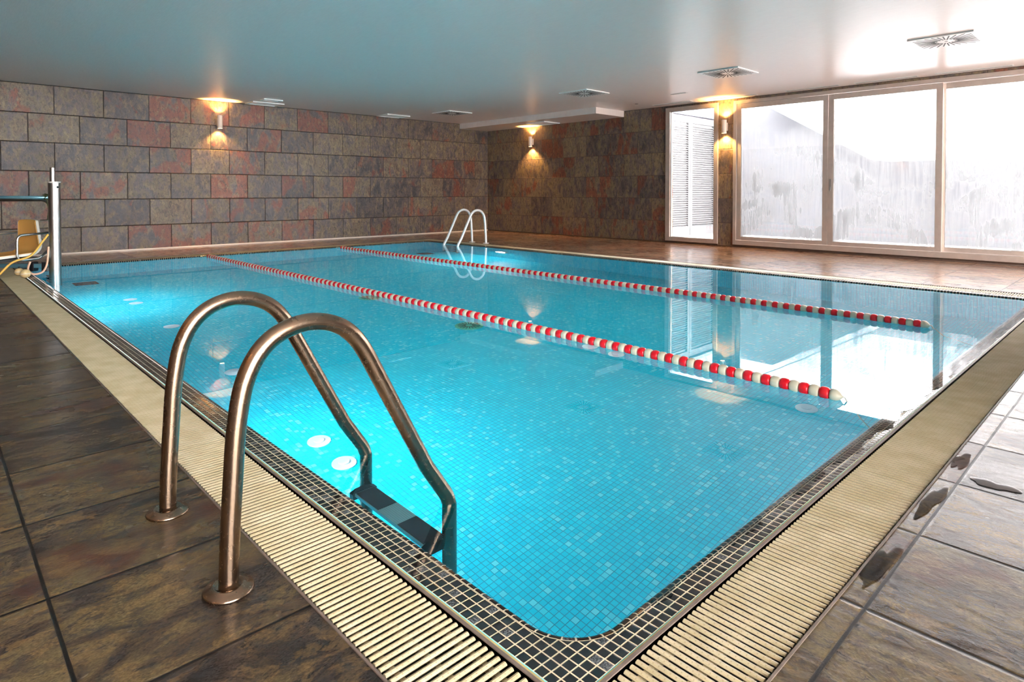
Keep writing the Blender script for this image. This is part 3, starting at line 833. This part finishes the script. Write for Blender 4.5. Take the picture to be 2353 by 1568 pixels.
# windows added on the unseen right wall to light the room
for wi, (wy0, wy1) in enumerate(FILL_WINS):
    t = bpy.data.objects.new('window_%d' % (wi+3), None); COL.objects.link(t); t.location = (XR, (wy0+wy1)/2, 0); ORI[t] = Vector(t.location); t['kind'] = 'structure'
    b = NB()
    box(b, XR-0.02, XR+0.08, wy0, wy1, WZ[0], WZ[0]+0.07); box(b, XR-0.02, XR+0.08, wy0, wy1, WZ[1]-0.07, WZ[1])
    for i in range(4):
        yy = wy0 + (wy1-wy0-0.08)*i/3; box(b, XR-0.02, XR+0.08, yy, yy+0.08, WZ[0]+0.07, WZ[1]-0.07)
    mk('window_frame', b, M_alu, t)
    b = NB(); box(b, XR+0.03, XR+0.036, wy0+0.04, wy1-0.04, WZ[0]+0.04, WZ[1]-0.04); mk('pane', b, M_glass, t)

# ------------------------------------------------------------------ patio outside
bm = NB(); box(bm, -8, 2.55, YB+0.22, 15, -0.3, 0.0); struct('patio_floor', bm, M_outf)
bm = NB(); box(bm, -40, 40, -40, 50, -1.75, -1.55); struct('ground', bm, M_chan)  # unseen slab added to block sky light leaking from below
bm = NB(); box(bm, 2.75, 24, -14, 20, -0.3, -0.02); struct('terrace_floor', bm, M_outf)  # unseen sunlit paving added to bounce light up to the ceiling
bm = NB(); box(bm, -8, 2.55, 13.0, 13.3, 0, 2.85); struct('wall_patio', bm, M_out)
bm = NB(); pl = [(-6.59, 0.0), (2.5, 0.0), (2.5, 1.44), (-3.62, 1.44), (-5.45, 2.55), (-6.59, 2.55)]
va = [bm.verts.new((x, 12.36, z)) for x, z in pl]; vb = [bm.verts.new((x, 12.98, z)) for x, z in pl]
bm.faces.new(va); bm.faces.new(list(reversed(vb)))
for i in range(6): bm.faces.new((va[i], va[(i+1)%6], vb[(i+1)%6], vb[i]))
struct('wall_patio_low', bm, M_out_shade, 'grey wall under the outdoor stair')
bm = NB(); box(bm, -6.95, -6.6, YB+0.22, 13, 0, 2.85); struct('wall_patio_left', bm, M_out)
bm = NB(); box(bm, -16, -12, YB+0.22, 30, 0, 12); struct('neighbour_building', bm, M_out)  # unseen block added to keep the sun off the patio
# stair flight that climbs to the left, seen through the misted panes
t = thing('outdoor_stair', 'white outdoor staircase climbing left behind the misted panes', 'stairs', (-3.5, 11.3, 0))
b = NB(); rise, run = 0.154, 0.236
xl = -3.485; zl = 1.657
prof = [(-3.40, 1.415), (0.4, 1.415), (0.4, zl), (xl, zl)]
x, z = xl, zl
for i in range(9):
    z += rise; prof.append((x, z)); x -= run; prof.append((x, z))
prof.append((x, z-0.30))
va = [b.verts.new((px, 11.3, pz)) for px, pz in prof]; vb = [b.verts.new((px, 12.35, pz)) for px, pz in prof]
b.faces.new(va); b.faces.new(list(reversed(vb)))
for i in range(len(prof)): b.faces.new((va[i], va[(i+1)%len(prof)], vb[(i+1)%len(prof)], vb[i]))
mk('flight', b, M_out, t)
for px in (-3.16, -2.24, -1.32):
    b = NB(); tube(b, [(px, 11.36, zl), (px, 11.36, zl+0.95)], 0.02, 10); mk('post', b, M_out, t, smooth=True)
b = NB(); tube(b, [(-3.16, 11.36, zl+0.95), (-1.32, 11.36, zl+0.95)], 0.02, 10); mk('handrail', b, M_out, t, smooth=True)
# louvred shutter door seen through the narrow window
t = thing('louvred_shutter', 'white two-leaf louvred shutter seen through the narrow window', 'shutter', (-6.55, 11.1, 0))
for y0, y1 in ((10.30, 11.065), (11.075, 12.05)):
    b = NB(); x0, x1 = -6.59, -6.55
    box(b, x0, x1, y0, y0+0.07, 0.03, 2.36); box(b, x0, x1, y1-0.07, y1, 0.03, 2.36)
    box(b, x0, x1, y0+0.07, y1-0.07, 0.03, 0.20); box(b, x0, x1, y0+0.07, y1-0.07, 2.24, 2.36)
    leaf = mk('leaf', b, M_louv, t)
    b = NB(); zz = 0.215
    while zz < 2.235:
        obox(b, ((x0+x1)/2, (y0+y1)/2, zz), Vector((0.8,0,-0.6)), Vector((0,1,0)), Vector((0.6,0,0.8)), 0.046, y1-y0-0.14, 0.006); zz += 0.043
    mk('louvres', b, M_louv, leaf)
b = NB(); box(b, -6.60, -6.52, YB+0.3, 12.6, 2.385, 2.45); tag(mk('lintel_rail', b, M_lintel), 'grey rail above the white louvred shutter', 'rail')
for i in range(5):
    b = NB(); yy = 10.1 + i*0.42; box(b, -6.6, -5.75, yy, yy+0.10, 2.62, 2.76)
    tag(mk('pergola_slat', b, M_out), 'white pergola slat above the louvred shutter', 'slat', 'pergola slats outside the narrow window')

# ------------------------------------------------------------------ pool fittings
def inlet(x, y, label):
    t = thing('floor_inlet', label, 'pool fitting', (x, y, ZB), 'white inlets on the pool floor')
    b = NB(); lathe(b, [(0.0,0.0),(0.062,0.0),(0.062,0.006),(0.054,0.012),(0.0,0.012)], (x, y, ZB), seg=28); mk('disc', b, M_disc, t, auto=40)
    b = NB(); lathe(b, [(0.0,0.010),(0.028,0.010),(0.028,0.020),(0.023,0.024),(0.0,0.024)], (x, y, ZB), seg=24); mk('cap', b, M_disc, t, auto=40)
for x, y, lab in ((-3.158, 1.56, 'farther of two white floor inlets beside the foreground ladder'),
                  (-2.884, 1.56, 'nearer of two white floor inlets beside the foreground ladder'),
                  (-1.476, 3.81, 'round floor inlet just beyond the right end of the nearer lane rope'),
                  (-3.126, 3.81, 'farther of two floor inlets under the middle of the nearer lane rope'),
                  (-2.870, 3.81, 'nearer of two floor inlets under the middle of the nearer lane rope'),
                  (-7.278, 1.56, 'farther of two floor inlets in the bright patch near the lift'),
                  (-7.049, 1.56, 'nearer of two floor inlets in the bright patch near the lift'),
                  (-5.856, 1.56, 'single floor inlet between the bright patch and the ladder hoops'),
                  (-4.401, 1.56, 'single floor inlet seen between the two ladder hoops')):
    inlet(x, y, lab)
def drain(x, y, label):
    t = thing('floor_drain', label, 'drain', (x, y, ZB), 'round drains on the pool floor')
    b = NB(); lathe(b, [(0.0,0.0),(0.125,0.0),(0.125,0.006),(0.105,0.014),(0.0,0.018)], (x, y, ZB), seg=36); mk('cover', b, M_green, t, auto=40)
    for i in range(20):
        a = 2*math.pi*i/20; d = Vector((math.cos(a), math.sin(a), 0)); p = Vector((-d.y, d.x, 0))
        b = NB(); obox(b, Vector((x, y, ZB+0.0165)) + d*0.066, d, p, Vector((0,0,1)), 0.07, 0.006, 0.004); mk('slot', b, M_slot_shade, t)
drain(-4.234, 3.50, 'green round floor drain just in front of the nearer lane rope')
drain(-5.811, 3.46, 'green round floor drain farther along the nearer lane rope, partly hidden by floats')
def sgrate(x, y, label):
    t = thing('floor_grating', label, 'grating', (x, y, ZB), 'square gratings on the pool floor')
    b = NB(); s = 0.115
    box(b, x-s, x+s, y-s, y-s+0.02, ZB, ZB+0.012); box(b, x-s, x+s, y+s-0.02, y+s, ZB, ZB+0.012)
    box(b, x-s, x-s+0.02, y-s+0.02, y+s-0.02, ZB, ZB+0.012); box(b, x+s-0.02, x+s, y-s+0.02, y+s-0.02, ZB, ZB+0.012)
    mk('frame', b, M_grey, t)
    b = NB()
    for i in range(6):
        xx = x-s+0.02+(2*s-0.04)*(i+0.5)/6; box(b, xx-0.008, xx+0.008, y-s+0.02, y+s-0.02, ZB, ZB+0.010)
    mk('bars', b, M_grey, t)
sgrate(-8.645, 1.405, 'dark square grating on the pool floor beside the lift')
sgrate(-8.56, 6.14, 'dark square grating on the pool floor near the far ladder')
def pool_lamp(x, yw, sgn, label):
    z = -0.50
    t = thing('pool_lamp', label, 'underwater lamp', (x, yw, z), 'round underwater lamps')
    b = NB(); lathe(b, [(0.0,0.0),(0.135,0.0),(0.135,0.018),(0.105,0.030),(0.100,0.022),(0.0,0.022)], (x, yw, z), (0, sgn, 0), seg=36); mk('bezel', b, M_disc, t, auto=40)
    b = NB(); lathe(b, [(0.0,0.0222),(0.099,0.0222),(0.085,0.032),(0.05,0.038),(0.0,0.040)], (x, yw, z), (0, sgn, 0), seg=36); mk('lens', b, M_pglow, t, smooth=True)
    l = bpy.data.lights.new('lamp_light', 'AREA'); l.shape = 'DISK'; l.size = 0.19; l.energy = LAMP_W; l.color = (0.86, 0.95, 1.0)
    lo = bpy.data.objects.new('lamp_light', l); COL.objects.link(lo); lo.parent = t
    lo.location = (0, sgn*0.045, 0)
    lo.rotation_euler = (math.radians(62*sgn), 0, 0)
pool_lamp(-2.9, PY0, +1, 'underwater lamp on the ladder-side pool wall, nearer the foreground ladder')
pool_lamp(-7.05, PY0, +1, 'underwater lamp on the ladder-side pool wall, nearer the lift')
pool_lamp(-7.27, PY1, -1, 'bright underwater lamp on the far pool wall beside the far ladder')

# ------------------------------------------------------------------ pool lift at the far left corner
MX, MY = -8.365, 1.085
PR = Vector((-8.46, 0.965, 0)); SD = Vector((-0.924, -0.383, 0)); FD = Vector((0.383, -0.924, 0)); ZU = Vector((0,0,1))
def lp(s, f, z): return PR + SD*s + FD*f + ZU*z
t = thing('pool_lift', 'steel pool lift with an orange seat at the far left pool corner', 'pool lift', (MX, MY, 0))
b = NB(); lathe(b, [(0.0,-0.9),(0.056,-0.9),(0.056,0.995)], (MX, MY, 0), seg=28); mast = mk('mast', b, M_chrome, t, auto=40)
b = NB(); lathe(b, [(0.03,0.985),(0.060,0.985),(0.060,1.0),(0.03,1.0)], (MX, MY, 0), seg=28); mk('mast_cap', b, M_bead, mast, auto=40)
b = NB(); lathe(b, [(0.0,0.0),(0.009,0.0),(0.010,0.012),(0.0,0.014)], (MX+0.05, MY+0.02, 0.94), (0.8,0.5,0), seg=12); mk('lock_knob', b, M_blk, mast, smooth=True)
for zz in (0.60, 0.36):
    b = NB(); lathe(b, [(0.0585,zz-0.012),(0.060,zz-0.012),(0.060,zz+0.012),(0.0585,zz+0.012)], (MX, MY, 0), seg=28); mk('mast_collar', b, M_chrome, mast, auto=40)
b = NB(); lathe(b, [(0.0,0.9),(0.025,0.9),(0.025,1.150),(0.019,1.152),(0.0,1.150)], (MX-0.016, MY-0.012, 0), seg=20); mk('inner_rod', b, M_chrome, t, auto=40)
# seat shell: one swept sheet (back, curve, pan), thick, with rounded corners
b = NB()
path = fillet([(0.015, 0.585), (0.0, 0.245), (0.44, 0.235), (0.47, 0.205)], [0.07, 0.04], 6)  if False else None
P2 = fillet([Vector((0.02,0,0.585)), Vector((0.0,0,0.235)), Vector((0.40,0,0.215)), Vector((0.455,0,0.165))], [0.085, 0.06], 7)
wid = 0.40; rows = []; th = 0.022
for i, p in enumerate(P2):
    if i == 0: d = P2[1]-P2[0]
    elif i == len(P2)-1: d = P2[-1]-P2[-2]
    else: d = P2[i+1]-P2[i-1]
    d.normalize(); nn = Vector((-d.z, 0, d.x)); nn = nn if True else nn
    inset = 0.035 if i in (0,) else 0.0
    rows.append((p, nn, inset))
def shell(b, off0, off1, side):
    A, B = [], []
    for p, nn, ins in rows:
        ra, rb = [], []
        for k in range(9):
            s = -0.0 + wid*k/8
            e = abs(k-4)/4
            s = min(max(s, ins+side), wid-ins-side); dz = -0.028*e**4 if p is rows[0][0] else 0.0
            dish = 0.018*(1-e*e)
            a = p + nn*(off0 - dish) ; c = p + nn*(off1 - dish)
            ra.append(b.verts.new(lp(s, a.x, a.z+dz))); rb.append(b.verts.new(lp(s, c.x, c.z+dz)))
        A.append(ra); B.append(rb)
    n = len(A)
    for i in range(n-1):
        for k in range(8):
            b.faces.new((A[i][k], A[i][k+1], A[i+1][k+1], A[i+1][k])); b.faces.new((B[i][k+1], B[i][k], B[i+1][k], B[i+1][k+1]))
        b.faces.new((A[i][0], A[i+1][0], B[i+1][0], B[i][0])); b.faces.new((A[i+1][8], A[i][8], B[i][8], B[i+1][8]))
    for k in range(8):
        b.faces.new((A[0][k+1], A[0][k], B[0][k], B[0][k+1])); b.faces.new((A[-1][k], A[-1][k+1], B[-1][k+1], B[-1][k]))
shell(b, 0.0, -0.026, 0.0); seat = mk('seat_shell', b, M_seat_w, t, auto=50, label='white edged seat shell')
b = NB(); shell(b, 0.004, -0.001, 0.012); mk('seat_face', b, M_seat_o, seat, auto=50, label='orange inner seat face')
b = NB(); tube(b, fillet([lp(-0.03, -0.09, 0.445), lp(-0.03, 0.235, 0.428), lp(-0.03, 0.24, 0.165), lp(-0.03, 0.03, 0.172), lp(-0.03, -0.06, 0.245)], [0.05, 0.05, 0.05], 7), 0.0125, 12); mk('armrest', b, M_chrome, t, smooth=True)
b = NB(); tube(b, fillet([lp(0.43, -0.06, 0.445), lp(0.43, 0.235, 0.428), lp(0.43, 0.24, 0.165), lp(0.43, 0.03, 0.172)], [0.05, 0.05], 7), 0.0125, 12); mk('armrest', b, M_chrome, t, smooth=True)
for zz in (0.575, 0.385):
    b = NB(); tube(b, [lp(0.02, -0.02, zz), Vector((MX-0.03, MY-0.03, zz+0.005))], 0.0105, 10); mk('seat_link', b, M_chrome, t, smooth=True)
b = NB(); tube(b, [Vector((-9.25, 0.30, 0.832)), Vector((MX-0.02, MY-0.045, 0.828))], 0.0165, 14); mk('cross_tube', b, M_bluet, t, smooth=True)
b = NB(); obox(b, (MX-0.28, MY-0.29, 0.085), Vector((0.70,0.714,0)), Vector((-0.714,0.70,0)), ZU, 0.78, 0.05, 0.045, 0.004); mk('base_beam', b, M_bluet, t)
for dd in (0.10, 0.24):
    b = NB(); obox(b, (MX-0.70*dd, MY-0.714*dd, 0.075), Vector((0.70,0.714,0)), Vector((-0.714,0.70,0)), ZU, 0.05, 0.075, 0.10, 0.004); mk('beam_clamp', b, M_blk, t)
b = NB(); obox(b, lp(0.18, 0.20, 0.165), FD, SD, ZU, 0.42, 0.22, 0.03, 0.004); mk('seat_bracket', b, M_blk, t)
# grab rail with steps behind the lift
t = thing('grab_rail', 'bent steel grab rail going down into the water behind the lift seat', 'grab rail', (-8.42, 1.02, 0))
b = NB(); tube(b, fillet([(-9.3, 0.24, 0.800), (-8.448, 1.06, 0.800), (-8.43, 1.075, -0.85)], 0.10, 9), 0.0165, 14); mk('rail', b, M_chrome, t, smooth=True)
for k in range(3):
    b = NB(); box(b, -8.54, -8.32, 1.02, 1.10, -0.20-0.2*k, -0.17-0.2*k, 0.003); mk('step', b, M_blk, t)
b = NB(); box(b, -8.50, -8.36, 1.0, 1.10, 0.03, 0.075, 0.004); mk('bracket', b, M_blk, t)
# twine knot tying the tube to the mast
rnd = random.Random(3)
b = NB(); c = Vector((MX-0.045, MY-0.06, 0.835)); pts = [c + Vector((rnd.uniform(-1,1), rnd.uniform(-1,1), rnd.uniform(-1,1)))*0.034 for _ in range(46)] + [c + Vector((0.0,0.0,-0.05)), c + Vector((0.012,0.01,-0.14)), c + Vector((0.006,0.0,-0.25))]
tube(b, pts, 0.004, 6)
tag(mk('twine', b, M_rope, smooth=True), 'green twine knotted round the lift mast and tube', 'twine')
# hoses
b = NB(); tube(b, bez([(-8.36, 0.42, 0.014), (-8.22, 0.56, 0.016), (-8.2, 0.70, 0.16), (-8.24, 0.86, 0.22), (-8.30, 0.97, 0.36), (-8.33, 1.02, 0.43)]), 0.011, 10)
tag(mk('yellow_hose', b, M_hose, smooth=True), 'yellow hose trailing from the lift mast down to the deck', 'hose')
b = NB(); tube(b, bez([(-8.30, 0.86, 0.15), (-8.28, 0.84, 0.07), (-8.27, 0.88, 0.020), (-8.26, 0.95, 0.03), (-8.28, 0.99, 0.08), (-8.30, 1.01, 0.16), (-8.31, 1.02, 0.30)]), 0.010, 10)
tag(mk('peach_hose', b, M_hose2, smooth=True), 'peach coloured hose looped under the lift seat', 'hose')
def ball(x, y, r, label):
    t = thing('ball_float', label, 'float', (x, y, 0.003), 'cream ball floats by the lift')
    b = NB(); pr = [(0.0, 0.0)] + [(r*math.sin(a), r - r*math.cos(a)) for a in [math.pi*k/14 for k in range(1, 14)]] + [(0.0, 2*r)]
    lathe(b, pr, (x, y, 0.003), seg=24); mk('shell', b, M_ball, t, smooth=True)
    b = NB(); lathe(b, [(r*1.0, r-0.003), (r*1.05, r), (r*1.0, r+0.003)], (x, y, 0.003), seg=24); mk('seam', b, M_bead, t, smooth=True)
    b = NB(); lathe(b, [(0.0, 2*r-0.002), (0.008, 2*r-0.002), (0.008, 2*r+0.012), (0.0, 2*r+0.014)], (x, y, 0.003), seg=12); mk('stem', b, M_blk, t, smooth=True)
ball(-8.40, 0.775, 0.040, 'cream ball float on the pool edge under the lift seat, farther from the camera')
ball(-8.10, 0.800, 0.046, 'larger cream ball float on the pool edge under the lift seat, nearer the camera')
